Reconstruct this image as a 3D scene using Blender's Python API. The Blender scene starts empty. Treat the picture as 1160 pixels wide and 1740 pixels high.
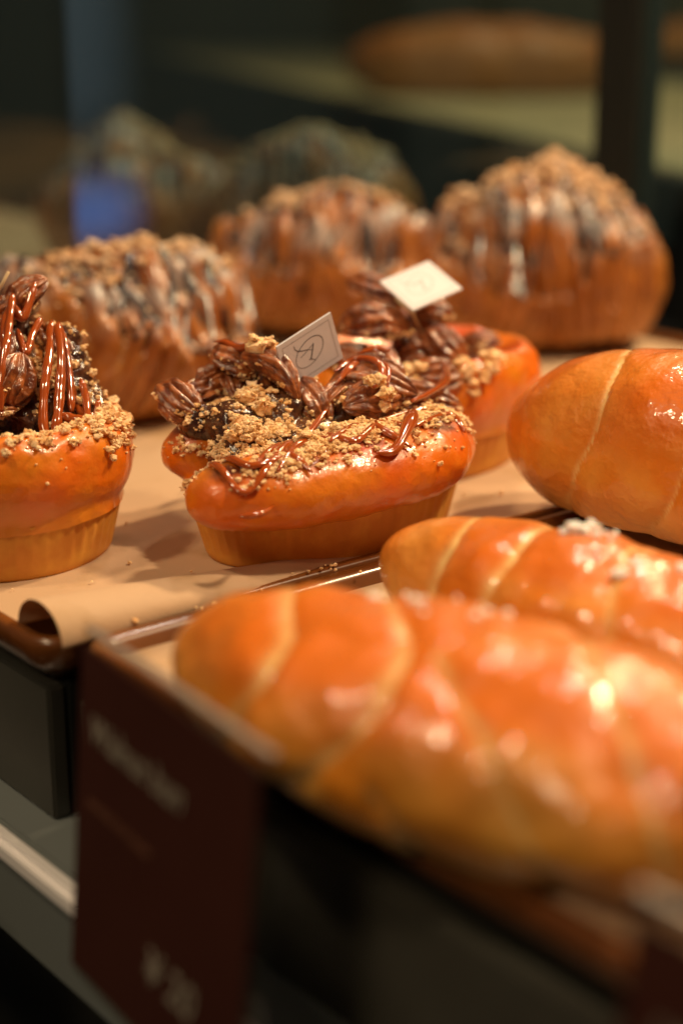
import bpy, bmesh, math, random
from mathutils import Vector, Matrix, noise
from mathutils.bvhtree import BVHTree
random.seed(7)
S = bpy.context.scene
COL = S.collection
R = math.radians
# ------------------------------------------------------------------ camera
CAM = Vector((.2975, -.222, .184)); PITCH = R(17.4); YAW = R(51); FPX = 2781.0
cd = bpy.data.cameras.new('camera'); cam = bpy.data.objects.new('camera', cd); COL.objects.link(cam)
cam.location = CAM; cam.rotation_euler = (math.pi/2 - PITCH, 0, YAW)
cd.sensor_fit = 'VERTICAL'; cd.sensor_height = 36; cd.lens = 36*FPX/1740
cd.clip_start = .01; cd.clip_end = 60
cd.dof.use_dof = True; cd.dof.focus_distance = .545; cd.dof.aperture_fstop = 4.0
S.camera = cam
FW = Vector((-math.sin(YAW)*math.cos(PITCH), math.cos(YAW)*math.cos(PITCH), -math.sin(PITCH)))
RT = Vector((math.cos(YAW), math.sin(YAW), 0)); UP = RT.cross(FW)
def ray(u, v): return FW + RT*((u-580)/FPX) + UP*((870-v)/FPX)
def at(u, v, t): return CAM + ray(u, v)*t
def gz(u, v, z=0): d = ray(u, v); return CAM + d*((z-CAM.z)/d.z)
def gy(u, v, y): d = ray(u, v); return CAM + d*((y-CAM.y)/d.y)
# ------------------------------------------------------------------ world, exposure
w = bpy.data.worlds.new('World'); S.world = w; w.use_nodes = True
w.node_tree.nodes['Background'].inputs[0].default_value = (.80, .88, 1, 1)
w.node_tree.nodes['Background'].inputs[1].default_value = .02
S.view_settings.view_transform = 'Standard'; S.view_settings.look = 'None'
S.view_settings.exposure = .14; S.view_settings.gamma = 1; S.view_settings.use_curve_mapping = False
# ------------------------------------------------------------------ lamps
def area(name, loc, target, size, power, col, sy=None):
    l = bpy.data.lights.new(name, 'AREA'); l.energy = power; l.color = col
    l.shape = 'RECTANGLE' if sy else 'DISK'; l.size = size
    if sy: l.size_y = sy
    o = bpy.data.objects.new(name, l); COL.objects.link(o); o.location = loc
    o.rotation_euler = (Vector(target)-Vector(loc)).to_track_quat('-Z', 'Y').to_euler()
    return o
area('spot_or_fill_lamp', (-.05, .80, .78), (-.14, .12, 0), .06, 8.2, (1, .74, .42))
area('spot_or_fill_lamp', (.30, .52, 1.0), (0, .10, 0), .085, 8.4, (1, .77, .48))
area('spot_or_fill_lamp', (-.25, -.45, 1.05), (-.1, .1, 0), .11, 4.2, (1, .75, .45))
area('spot_or_fill_lamp', (.30, -.9, .9), (-.05, .05, 0), .3, 4.0, (1, .74, .44))  # soft frontal fill, added to lift the tray rim and shelf front
area('spot_or_fill_lamp', (-.55, .65, .95), (-.4, .3, 0), .08, 1.7, (1, .80, .62))
area('spot_or_fill_lamp', (-1.0, 1.6, 1.3), (-1.3, 1.4, 0), .3, 14.0, (1, .76, .42))  # fill added to brighten the far table top and the wall

# ------------------------------------------------------------------ materials
def mat(name, base=(.5, .5, .5), rough=.5, metal=0, coat=0, coat_r=.05, sss=0, sss_r=(.01, .004, .001), bump=0, bscale=100, bdetail=4,
        var=None, vscale=30, vlo=.4, vhi=.6, attr=None, attr_col=None, alpha=None, spec=.5, bdist=.001, b2=0, b2scale=400, rvar=0):
    m = bpy.data.materials.new(name); m.use_nodes = True; n = m.node_tree.nodes; L = m.node_tree.links
    b = n['Principled BSDF']
    b.inputs['Base Color'].default_value = (*base, 1); b.inputs['Roughness'].default_value = rough
    b.inputs['Metallic'].default_value = metal; b.inputs['Coat Weight'].default_value = coat; b.inputs['Coat Roughness'].default_value = coat_r
    b.inputs['Specular IOR Level'].default_value = spec
    if sss:
        b.inputs['Subsurface Weight'].default_value = sss; b.inputs['Subsurface Radius'].default_value = (1, .4, .15); b.inputs['Subsurface Scale'].default_value = sss_r[0]
    tc = n.new('ShaderNodeTexCoord')
    def nz(scale, detail=4, rough_=.55):
        t = n.new('ShaderNodeTexNoise'); t.inputs['Scale'].default_value = scale; t.inputs['Detail'].default_value = detail
        t.inputs['Roughness'].default_value = rough_; L.new(tc.outputs['Object'], t.inputs['Vector']); return t.outputs['Fac']
    col = None
    def rampf(fac, lo, hi):
        r = n.new('ShaderNodeMapRange'); r.inputs[1].default_value = lo; r.inputs[2].default_value = hi
        L.new(fac, r.inputs[0]); return r.outputs[0]
    def mixc(fac, a, bcol):
        x = n.new('ShaderNodeMix'); x.data_type = 'RGBA'; L.new(fac, x.inputs[0])
        for s, vv in ((x.inputs[6], a), (x.inputs[7], bcol)):
            if isinstance(vv, tuple): s.default_value = (*vv, 1)
            else: L.new(vv, s)
        return x.outputs[2]
    cur = base
    if var: cur = mixc(rampf(nz(vscale), vlo, vhi), cur, var)
    if attr:
        for an, ac in attr:
            a = n.new('ShaderNodeAttribute'); a.attribute_name = an
            cur = mixc(a.outputs['Fac'], cur, ac)
    if not isinstance(cur, tuple): L.new(cur, b.inputs['Base Color'])
    if rvar:
        r = n.new('ShaderNodeMapRange'); r.inputs[1].default_value = .35; r.inputs[2].default_value = .65
        r.inputs[3].default_value = rough; r.inputs[4].default_value = rough+rvar; L.new(nz(vscale*2.3), r.inputs[0]); L.new(r.outputs[0], b.inputs['Roughness'])
    if bump:
        bp = n.new('ShaderNodeBump'); bp.inputs['Strength'].default_value = bump; bp.inputs['Distance'].default_value = bdist
        L.new(nz(bscale, bdetail), bp.inputs['Height']); last = bp
        if b2:
            b3 = n.new('ShaderNodeBump'); b3.inputs['Strength'].default_value = b2; b3.inputs['Distance'].default_value = bdist*.35
            L.new(nz(b2scale, 3), b3.inputs['Height']); L.new(bp.outputs[0], b3.inputs['Normal']); last = b3
        L.new(last.outputs[0], b.inputs['Normal']); L.new(last.outputs[0], b.inputs['Coat Normal'])
    return m
M = {}
M['crust'] = mat('glazed_crust', (.74, .145, .003), .32, coat=.55, coat_r=.10, sss=.06, sss_r=(.006,), bump=.45, bscale=110, bdist=.0012, b2=.45, b2scale=480,
                 var=(.72, .21, .008), vscale=45, attr=[('pale', (.66, .28, .04)), ('dark', (.46, .045, .003)), ('burnt', (.10, .02, .006))], rvar=.15)
M['rollcrust'] = mat('roll_crust', (.68, .225, .016), .34, coat=.75, coat_r=.06, sss=.08, sss_r=(.006,), bump=.60, bscale=46, bdist=.0045, b2=.22, b2scale=240,
                 var=(.72, .33, .055), vscale=34, attr=[('top', (.66, .145, .004)), ('pale', (.80, .52, .20))], rvar=.14)
M['croissant'] = mat('croissant_crust', (.25, .066, .008), .38, coat=.4, coat_r=.15, sss=.06, sss_r=(.006,), bump=.5, bscale=80, bdist=.002,
                 var=(.40, .13, .018), vscale=40, attr=[('pale', (.58, .27, .07)), ('dust', (.42, .36, .34))])
M['liner'] = mat('paper_liner', (.74, .35, .050), .55, sss=.1, sss_r=(.003,), bump=.2, bscale=300, bdist=.0005, var=(.62, .24, .03), vscale=60)
M['pecan'] = mat('candied_pecan', (.13, .027, .006), .30, coat=.75, coat_r=.08, bump=.9, bscale=330, bdist=.0009, var=(.38, .11, .026), vscale=220, b2=.4, b2scale=1100)
M['caramel'] = mat('caramel', (.33, .062, .008), .13, coat=1, coat_r=.04, sss=.25, sss_r=(.003,), bump=.12, bscale=300, bdist=.0005)
M['choc'] = mat('dark_filling', (.045, .016, .010), .2, coat=.8, coat_r=.1, bump=.7, bscale=220, bdist=.0015, var=(.12, .04, .014), vscale=120)
M['crumb'] = mat('crumble', (.90, .62, .36), .8, sss=.15, sss_r=(.002,), bump=.7, bscale=900, bdist=.0006, var=(.74, .42, .18), vscale=260, spec=.25)
M['crumbfar'] = mat('crumble_dusted', (.70, .50, .34), .85, bump=.6, bscale=500, bdist=.001, var=(.55, .31, .15), vscale=110, spec=.2)
M['sugar'] = mat('sugar', (.90, .86, .82), .4, bump=.5, bscale=900, bdist=.0005, sss=.3, sss_r=(.002,))
M['paper'] = mat('parchment', (.64, .43, .27), .62, bump=.35, bscale=38, bdist=.002, var=(.52, .33, .18), vscale=28, vlo=.54, vhi=.68, spec=.2, b2=.1, b2scale=900)
def translucent(m, col, f):
    n = m.node_tree.nodes; L = m.node_tree.links; t = n.new('ShaderNodeBsdfTranslucent'); t.inputs[0].default_value = (*col, 1)
    x = n.new('ShaderNodeMixShader'); x.inputs[0].default_value = f; L.new(n['Principled BSDF'].outputs[0], x.inputs[1]); L.new(t.outputs[0], x.inputs[2]); L.new(x.outputs[0], n['Material Output'].inputs[0])
translucent(M['paper'], (.70, .42, .20), .22)
M['tray'] = mat('brown_tray', (.12, .036, .008), .26, coat=.35, coat_r=.12, bump=.15, bscale=60, bdist=.001, var=(.17, .055, .012), vscale=25)
M['black'] = mat('black_stand', (.018, .019, .017), .42, bump=.1, bscale=80)
M['stand'] = mat('grey_stand', (.060, .058, .048), .4, bump=.1, bscale=80, var=(.045, .042, .035), vscale=12)
M['chrome'] = mat('rail_metal', (.92, .88, .88), .3, metal=.1, bump=.08, bscale=90)
M['railface'] = mat('rail_face', (.17, .19, .19), .45, metal=.1, bump=.1, bscale=50)
M['maroon'] = mat('maroon_card', (.050, .0145, .010), .4, bump=.08, bscale=120, var=(.043, .012, .008), vscale=15)
M['print'] = mat('pale_print', (.25, .22, .18), .6)
M['printdim'] = mat('dim_print', (.12, .045, .025), .6)
M['card'] = mat('flag_card', (.66, .63, .67), .55, bump=.05, bscale=500)
M['ink'] = mat('flag_ink', (.09, .085, .10), .6)
M['inkline'] = mat('flag_border_ink', (.36, .33, .34), .6)
M['wood'] = mat('pick_wood', (.62, .43, .24), .6)
M['paperfar'] = mat('far_parchment', (.42, .32, .17), .7, var=(.37, .28, .15), vscale=6)
M['loaf'] = mat('loaf_crust', (.36, .135, .016), .6, coat=.05, coat_r=.2, bump=.3, bscale=30, bdist=.004, attr=[('top', (.36, .10, .01)), ('pale', (.50, .24, .05))])
M['board'] = mat('dark_board', (.20, .085, .022), .5, bump=.2, bscale=30, var=(.07, .03, .01), vscale=12)
M['floor'] = mat('counter_dark', (.014, .014, .012), .6, bump=.1, bscale=20)
M['wall'] = mat('wall_paint', (.11, .082, .03), .7, bump=.1, bscale=8, var=(.07, .055, .022), vscale=2)
M['edge'] = mat('acrylic_edge', (.22, .17, .145), .35, spec=.5)
def glassmat(name, tint=(1, 1, 1), refl=1.0, haze=0):
    m = bpy.data.materials.new(name); m.use_nodes = True; n = m.node_tree.nodes; L = m.node_tree.links
    n.remove(n['Principled BSDF']); o = n['Material Output']
    t = n.new('ShaderNodeBsdfTransparent'); t.inputs[0].default_value = (*tint, 1)
    g = n.new('ShaderNodeBsdfGlossy'); g.inputs['Roughness'].default_value = .015
    f = n.new('ShaderNodeFresnel'); f.inputs[0].default_value = 1.5
    x = n.new('ShaderNodeMixShader'); mu = n.new('ShaderNodeMath'); mu.operation = 'MULTIPLY'; mu.inputs[1].default_value = refl
    ge = n.new('ShaderNodeNewGeometry'); sb = n.new('ShaderNodeMath'); sb.operation = 'SUBTRACT'; sb.inputs[0].default_value = 1; L.new(ge.outputs['Backfacing'], sb.inputs[1]); L.new(sb.outputs[0], mu.inputs[1])
    L.new(f.outputs[0], mu.inputs[0]); L.new(mu.outputs[0], x.inputs[0]); L.new(t.outputs[0], x.inputs[1]); L.new(g.outputs[0], x.inputs[2]); L.new(x.outputs[0], o.inputs[0])
    if haze:
        d = n.new('ShaderNodeBsdfDiffuse'); d.inputs[0].default_value = (.25, .36, .42, 1); y = n.new('ShaderNodeMixShader'); y.inputs[0].default_value = haze  # bluish diffuse share put in for the hazy reflections on the pane
        L.new(x.outputs[0], y.inputs[1]); L.new(d.outputs[0], y.inputs[2]); L.new(y.outputs[0], o.inputs[0])
    return m
M['glass'] = glassmat('glass', (.68, .78, .78), haze=.022)
M['acrylic'] = glassmat('clear_acrylic', (.90, .90, .86))
def emit(name, col, s):
    m = bpy.data.materials.new(name); m.use_nodes = True; n = m.node_tree.nodes
    b = n['Principled BSDF']; b.inputs['Base Color'].default_value = (.01, .01, .02, 1); b.inputs['Emission Color'].default_value = (*col, 1); b.inputs['Emission Strength'].default_value = s
    return m
# ------------------------------------------------------------------ mesh helpers
def obj(name, bm, m, parent=None, smooth=True):
    me = bpy.data.meshes.new(name)
    if isinstance(bm, bmesh.types.BMesh): bm.to_mesh(me); bm.free()
    else:
        me.from_pydata(bm[0], [], bm[1])
        if len(bm) > 2:
            for k, vals in bm[2].items():
                a = me.attributes.new(k, 'FLOAT', 'POINT'); a.data.foreach_set('value', vals)
    me.materials.append(M[m] if isinstance(m, str) else m)
    if smooth: me.polygons.foreach_set('use_smooth', [True]*len(me.polygons))
    me.update()
    o = bpy.data.objects.new(name, me); COL.objects.link(o)
    if parent: o.parent = parent
    return o
def tag(o, label=None, cat=None, group=None, kind=None):
    if label: o['label'] = label
    if cat: o['category'] = cat
    if group: o['group'] = group
    if kind: o['kind'] = kind
    return o
def thing(name, label, cat, loc=(0, 0, 0), rz=0, group=None):
    o = bpy.data.objects.new(name, None); COL.objects.link(o); o.location = loc; o.rotation_euler = (0, 0, rz); o.empty_display_size = .01
    return tag(o, label, cat, group)
def box(bm, lo, hi, bev=0):
    b2 = bmesh.new(); bmesh.ops.create_cube(b2, size=1)
    for v in b2.verts: v.co = Vector([(lo[i]+hi[i])/2 + v.co[i]*(hi[i]-lo[i]) for i in range(3)])
    if bev: bmesh.ops.bevel(b2, geom=list(b2.edges), offset=bev, segments=2, affect='EDGES')
    me = bpy.data.meshes.new('t'); b2.to_mesh(me); b2.free(); bm.from_mesh(me); bpy.data.meshes.remove(me)
def boxo(name, lo, hi, m, parent=None, bev=.0008):
    bm = bmesh.new(); box(bm, lo, hi, bev); return obj(name, bm, m, parent, smooth=False)
def fb(p, s, o=4): return noise.fractal(Vector(p)*s, 1.0, 2.0, o)
def sm(a, b, x):
    x = max(0, min(1, (x-a)/(b-a))); return x*x*(3-2*x)
def grid_faces(nu, nv, closed_u=True):
    F = []
    for j in range(nv-1):
        for i in range(nu if closed_u else nu-1):
            a = j*nu+i; b = j*nu+(i+1) % nu; F.append((a, b, b+nu, a+nu))
    return F
def tube_data(pts, rad, n=8, flat=1.0, V=None, F=None):
    """sweep a round section along pts; rad number or list"""
    V = [] if V is None else V; F = [] if F is None else F
    base = len(V); P = [Vector(p) for p in pts]; N = len(P); up = Vector((0, 0, 1))
    for i, p in enumerate(P):
        t = (P[min(i+1, N-1)]-P[max(i-1, 0)]).normalized()
        s = t.cross(up)
        if s.length < .05: s = t.cross(Vector((.6, -.8, 0)))
        s.normalize(); u2 = s.cross(t).normalized(); r = rad[i] if isinstance(rad, list) else rad
        for k in range(n):
            a = 2*math.pi*k/n; V.append(tuple(p + s*math.cos(a)*r + u2*math.sin(a)*r*flat))
    for j in range(N-1):
        for i in range(n): F.append((base+j*n+i, base+j*n+(i+1) % n, base+(j+1)*n+(i+1) % n, base+(j+1)*n+i))
    F.append(tuple(base+i for i in reversed(range(n)))); F.append(tuple(base+(N-1)*n+i for i in range(n)))
    return V, F
def spline(P, m=8):
    P = [Vector(p) for p in P]; out = []
    for i in range(len(P)-1):
        a, b, c, d = P[max(i-1, 0)], P[i], P[i+1], P[min(i+2, len(P)-1)]
        for k in range(m):
            t = k/m; out.append(.5*((2*b)+(c-a)*t+(2*a-5*b+4*c-d)*t*t+(3*b-a-3*c+d)*t**3))
    out.append(P[-1]); return out
def bvh_of(objs):
    V = []; F = []
    for o in objs:
        b = len(V); mw = matw(o)
        V += [mw @ v.co for v in o.data.vertices]; F += [tuple(b+i for i in p.vertices) for p in o.data.polygons]
    return BVHTree.FromPolygons(V, F)
def matw(o):
    m = Matrix.LocRotScale(o.location, o.rotation_euler, o.scale)
    return matw(o.parent) @ m if o.parent else m
ICO = []
for k in range(10):
    bm = bmesh.new(); bmesh.ops.create_icosphere(bm, subdivisions=2 if k < 5 else 1, radius=1)
    for v in bm.verts:
        q = v.co + Vector((k*7.3, 0, 0)); v.co *= 1 + .55*noise.noise(q*1.3) + .45*noise.noise(q*3.1)
    ICO.append(([v.co.copy() for v in bm.verts], [[v.index for v in f.verts] for f in bm.faces])); bm.free()
def lump(V, F, p, r, fine=False):
    vs, fs = ICO[random.randrange(5) if fine else random.randrange(10)]
    q = Matrix.Rotation(random.uniform(0, 6.28), 3, Vector((random.gauss(0, 1), random.gauss(0, 1), random.gauss(0, 1))).normalized())
    sc = Vector((random.uniform(.75, 1.25), random.uniform(.75, 1.2), random.uniform(.6, 1)))*r
    b = len(V)
    for v in vs:
        x = q @ v; V.append((p[0]+x.x*sc.x, p[1]+x.y*sc.y, p[2]+x.z*sc.z))
    for f in fs: F.append(tuple(b+i for i in f))
def scatter(bv, spots, inv, rmin, rmax, sink=.2, mounds=()):
    """spots: (centre xy, spread, count). drops lumps onto the surface under them; mounds are heaps the crumbs pile on"""
    V = []; F = []; fwd = inv.inverted()
    for (x, y, r) in mounds:
        for _ in range(5):
            h, nn, _, _ = bv.ray_cast(Vector((x+random.gauss(0, r*.7), y+random.gauss(0, r*.7), .3)), Vector((0, 0, -1)))
            if h and h.z > .02: lump(V, F, inv @ (h+Vector((0, 0, r*.15))), r*random.uniform(.7, 1), True)
    bm_ = BVHTree.FromPolygons([fwd @ Vector(v) for v in V], F) if V else None
    for (cx, cy, sx, sy, cnt) in spots:
        for _ in range(cnt):
            x = random.gauss(cx, sx); y = random.gauss(cy, sy)
            h, nrm, _, _ = bv.ray_cast(Vector((x, y, .3)), Vector((0, 0, -1)))
            if bm_:
                h2, n2, _, _ = bm_.ray_cast(Vector((x, y, .3)), Vector((0, 0, -1)))
                if h2 and (h is None or h2.z > h.z): h, nrm = h2, n2
            if h is None or h.z < .02 or nrm.z < .12: continue
            r = rmin + (rmax-rmin)*random.random()**3.2
            p = inv @ (h + nrm*r*(1-sink*2) ); lump(V, F, p, r)
            if r > rmin*2:
                for _k in range(random.randint(2, 5)):
                    d = Vector((random.gauss(0, 1), random.gauss(0, 1), abs(random.gauss(0, .7)))).normalized()
                    lump(V, F, p + d*r*.9, r*random.uniform(.3, .6))
    return V, F
def pecan(p0, p1, wd, ht, seed, roll=0, bend=.1, halfnut=True):
    """a pecan half from end p0 to p1 : two furrowed lobes and a deep central groove"""
    p0, p1 = Vector(p0), Vector(p1); ax = (p1-p0); L = ax.length/2; ax.normalize(); c = (p0+p1)/2
    s = ax.cross(Vector((0, 0, 1))); s = Vector((1, 0, 0)) if s.length < .1 else s.normalized(); u = s.cross(ax).normalized()
    q = Matrix.Rotation(roll, 3, ax); s = q @ s; u = q @ u
    nu, nv = 90, 44; V = []; rnd = seed*13.7
    for j in range(nv):
        t = -1+2*j/(nv-1); prof = max(0, 1-abs(t)**2.2)**.55*(1 - .12*t)
        for i in range(nu):
            a = 2*math.pi*i/nu; ca, sa = math.cos(a), math.sin(a)
            r = 1 + .15*(abs(math.cos(4.5*a + 1.1*math.sin(2.2*t+seed)))-.5)*2 * (1 if sa > -.3 else .3)
            r -= .42*math.exp(-((a-math.pi/2)/.17)**2)          # central groove
            r += .15*noise.noise(Vector((ca*1.2+rnd, sa*1.2, t*2.2))) + .05*noise.noise(Vector((ca*4+rnd, sa*4, t*9)))
            z = sa*r*ht*prof
            if sa < 0: z *= .62
            V.append(tuple(c + ax*(t*L*(1+.03*noise.noise(Vector((a, rnd, 0))))) + s*(ca*r*wd*prof) + u*(z - bend*L*t*t)))
    F = grid_faces(nu, nv)
    F.append(tuple(reversed(range(nu)))); F.append(tuple((nv-1)*nu+i for i in range(nu)))
    return V, F
def drizzle(root, inv, bv, path, rad, lift=.3, m=7, vr=.35, seed=0):
    """path in xy (optionally z) dropped on the surface, smoothed, and swept"""
    P = spline([Vector((p[0], p[1], 0)) for p in path], m); Z = []
    for p in P:
        h, nn, _, _ = bv.ray_cast(Vector((p.x, p.y, .3)), Vector((0, 0, -1))); Z.append(h.z if h else (Z[-1] if Z else .03))
    runs = [[]]
    for i, (p, z) in enumerate(zip(P, Z)):
        if z < .028 or (i and abs(z-Z[i-1]) > .0034): runs.append([])
        if z >= .028: runs[-1].append((p, z))
    for q in runs:
        if len(q) < 6: continue
        z = [k[1] for k in q]
        for _ in range(3): z = [(z[max(i-1, 0)]+z[i]*2+z[min(i+1, len(z)-1)])/4 for i in range(len(z))]
        pts = [Vector((k[0].x, k[0].y, zz+rad*lift)) for k, zz in zip(q, z)]; n = len(pts)
        rr = [rad*(1+vr*noise.noise(Vector((i*.23, seed*5.1, 0)))*1.6)*(.35+.65*sm(0, 3, min(i, n-1-i))) for i in range(n)]
        v_, f_ = tube_data(pts, rr, 10, .7); o = obj('caramel_strand', ([tuple(inv @ Vector(p)) for p in v_], f_), 'caramel', root)
def fused(name, balls, voxel, m, parent, inv, smooth=10, attrs=None, disp=None):
    V = []; F = []; bm = bmesh.new(); bmesh.ops.create_icosphere(bm, subdivisions=3, radius=1); vs = [v.co.copy() for v in bm.verts]; fs = [[v.index for v in f.verts] for f in bm.faces]; bm.free()
    for (x, y, z, rx, ry, rz) in balls:
        b = len(V)
        for v in vs: V.append((x+v.x*rx, y+v.y*ry, z+v.z*rz))
        F += [tuple(b+i for i in f) for f in fs]
    me = bpy.data.meshes.new('tmp'); me.from_pydata(V, [], F); o = bpy.data.objects.new('tmp', me); COL.objects.link(o)
    r = o.modifiers.new('r', 'REMESH'); r.mode = 'VOXEL'; r.voxel_size = voxel; r.adaptivity = 0
    k = o.modifiers.new('s', 'SMOOTH'); k.iterations = smooth; k.factor = .5
    me2 = bpy.data.meshes.new_from_object(o.evaluated_get(bpy.context.evaluated_depsgraph_get())); bpy.data.objects.remove(o)
    me2.materials.clear(); me2.materials.append(M[m]); me2.name = name
    for v in me2.vertices:
        if disp: v.co += v.normal*disp(v.co)
    for an, fn in (attrs or {}).items():
        a = me2.attributes.new(an, 'FLOAT', 'POINT'); a.data.foreach_set('value', [fn(v.co, v.normal) for v in me2.vertices])
    for v in me2.vertices: v.co = inv @ v.co
    me2.polygons.foreach_set('use_smooth', [True]*len(me2.polygons))
    o = bpy.data.objects.new(name, me2); COL.objects.link(o); o.parent = parent; return o
def chain(keys, n=14):
    P = spline([Vector(k[:3]) for k in keys], n); Rr = spline([Vector((k[3], 0, 0)) for k in keys], n)
    return [(p.x, p.y, p.z+.0036, r.x, r.x, r.x*.80) for p, r in zip(P, Rr)]

def dust_pecans(V, F, ps, inv, seed, lo=.00035, hi=.0014, dens=.16):
    rd = random.Random(seed)
    for k, o in enumerate(ps):
        for v in o.data.vertices:
            if v.normal.z > .25 and rd.random() < dens*max(0, .35+1.9*noise.noise(v.co*140+Vector((k, seed, 0)))):
                r = lo+(hi-lo)*rd.random()**3; lump(V, F, v.co+v.normal*r*.4, r)
# ------------------------------------------------------------------ bun body (oval brioche in a fluted paper cup)
def bun_body(root, ax, ay, H, seed, lip=1.16, lobe=True, linh=.022, valley=.011, near=-math.pi/2, rimw=.2):
    nu = 240
    # liner : fluted, narrowing to the base
    V = []; nv = 12
    for j in range(nv):
        k = j/(nv-1)
        for i in range(nu):
            a = 2*math.pi*i/nu; rr = .90 + .10*k + .010*math.sin(a*52+.8*math.sin(5*a))*k + .01*noise.noise(Vector((math.cos(a)*2, math.sin(a)*2, seed)))
            if j == 0: rr -= .012
            V.append((ax*rr*math.cos(a), ay*rr*math.sin(a), linh*k))
    F = grid_faces(nu, nv); F.append(tuple(reversed(range(nu))))
    ln = obj('liner', (V, F), 'liner', root)
    # bread : profile lip -> shoulder -> valley
    prof = [(.93, linh-.003, 0), (.985, linh+.0005, 0), (1.02, linh+.004, 0), (1.0, 0, 1)]
    K = 60; V = []; pale = []; dark = []; rings = 0
    for j in range(K):
        s = j/(K-1)
        for i in range(nu):
            a = 2*math.pi*i/nu; ca, sa = math.cos(a), math.sin(a)
            side = abs(ca)                                   # 1 on the long flanks, 0 at the two ends
            endn = math.exp(-((abs((a-near+math.pi) % (2*math.pi)-math.pi))/.26)**2)   # cleft at the near end
            endf = math.exp(-((abs((a+near+math.pi) % (2*math.pi)-math.pi))/.35)**2)
            top = H*(1 - (.10*endn if lobe else 0) + .05*noise.noise(Vector((ca*1.4, sa*1.4, seed*3))))
            lp = lip*(1 + .03*noise.noise(Vector((ca*2, sa*2, seed*3+9))) + (.03*side if lobe else 0))
            if s < .5:                                       # outer shoulder : quarter-oval bulge
                q = s/.5; th = -math.pi*.42 + q*math.pi*.92
                rmid = (lp-rimw); rr = rmid + rimw*math.cos(th)*(1.0)
                zc = linh+(top-linh)*.52; zh = (top-linh)*.52
                z = zc + zh*math.sin(th)
                if q < .16: rr = max(rr, 1.012); z -= .0025*(1-q/.16)
            else:                                            # inward into the filled valley
                q = (s-.5)/.5; rr = (lp-rimw)*(1-q); rr0 = lp-rimw
                z = top - valley*sm(0, .35, q) + .003*sm(.4, 1, q)
            cleft = (endn*.75+.4*endf) if lobe else 0
            rr *= 1 - (.40 if lobe else .1)*cleft*(.35+.65*sm(.0, .2, s))
            z -= .010*cleft*sm(.2, .5, s)
            x, y = ax*rr*ca, ay*rr*sa
            d = .0011*fb((x, y, z+seed), 45, 4) + .00035*fb((x, y, z+seed), 220, 3)
            V.append((x+ca*d, y+sa*d, z+d))
            pale.append(.55*sm(.20, .0, s) * (0.6+.4*noise.noise(Vector((x, y, z))*120)))
            dark.append(max(0, min(1, (sm(.30, .58, s))*(.55+.9*noise.noise(Vector((x, y, z))*70)))))
    F = grid_faces(nu, K)
    br = obj('bread', (V, F, {'pale': pale, 'dark': dark}), 'crust', root)
    # filling pool in the valley
    V = []; nr = 20
    for j in range(nr):
        q = j/(nr-1)
        for i in range(90):
            a = 2*math.pi*i/90; rr = (lip-rimw*1.25)*q*(1+.07*noise.noise(Vector((math.cos(a)*3, math.sin(a)*3, seed))))
            x, y = ax*rr*math.cos(a), ay*rr*math.sin(a)
            V.append((x, y, H - valley*.62 - .0035*sm(.82, 1, q) + .0025*fb((x, y, seed), 90, 3)))
    fl = obj('filling', (V, grid_faces(90, nr)), 'choc', root)
    return ln, br, fl

# ================================================================== SETTING
# counter and shelf front
tag(boxo('counter', (-1.6, .0038, -.30), (1.0, 1.0, -.0570), 'floor'), kind='structure')
st = boxo('floor', (-8, -6, -.96), (8, 9, -.95), 'floor'); tag(st, kind='structure')
tag(boxo('wall', (-9, 2.6, -.95), (2.5, 2.7, 3), 'wall'), kind='structure')

def tray_stand(x0, x1, label, yf=.004):
    t = thing('tray_stand', label, 'stand', ((x0+x1)/2, .25, -.056), group='black risers under the trays')
    c = Vector(t.location)
    def bx(n, lo, hi, m): o = boxo(n, lo, hi, m, t); o.location = -c; return o
    bx('front_panel', (x0, yf, -.0565), (x1, yf+.006, -.0125), 'stand')
    bx('side_panel', (x0, yf+.0065, -.0565), (x0+.006, .48, -.0125), 'black')
    bx('side_panel', (x1-.006, yf+.0065, -.0565), (x1, .48, -.0125), 'black')
    bx('top_panel', (x0+.0065, yf+.0065, -.0185), (x1-.0065, .48, -.0125), 'black')
tray_stand(-1.07, -.108, 'low black riser holding up the tray of pecan buns, left of the gap between risers', -.0065)
tray_stand(-.0955, .42, 'low black riser holding up the tray of glossy rolls, behind the maroon price signs', -.0035)

def tray(x0, x1, label, y1=.495, y0=0):
    t = thing('serving_tray', label, 'tray', ((x0+x1)/2, y1/2, -.012), group='brown trays on the shelf')
    c = Vector(t.location); V = []; F = []
    loops = [(.010, -.012), (.0012, -.0045), (.0, .0015), (.0004, .0036), (.0018, .0044), (.0050, .0040), (.0068, .0026), (.0090, -.004), (.0110, -.006)]
    def ring(off, z):
        rc = max(.001, .012-off); pts = []
        for (cx, cy, a0) in ((x1-off-rc, y1-off-rc, 0), (x0+off+rc, y1-off-rc, 90), (x0+off+rc, y0+off+rc-.002, 180), (x1-off-rc, y0+off+rc-.002, 270)):
            for k in range(7):
                a = R(a0+15*k); pts.append((cx+rc*math.cos(a), cy+rc*math.sin(a), z))
        return pts
    for off, z in loops: V += ring(off, z)
    n = 28; F = grid_faces(n, len(loops)); 
    F.append(tuple(reversed(range(n)))); F.append(tuple((len(loops)-1)*n+i for i in range(n)))
    o = obj('tray_body', (V, F), 'tray', t); o.location = -c
    # crumbs stuck on the rim
    return t
tray(-1.08, -.1010, 'long brown tray lined with parchment under the pecan buns and croissants', y0=-.0095)
tray(-.0995, .42, 'brown tray holding the three glossy golden rolls')

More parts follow.
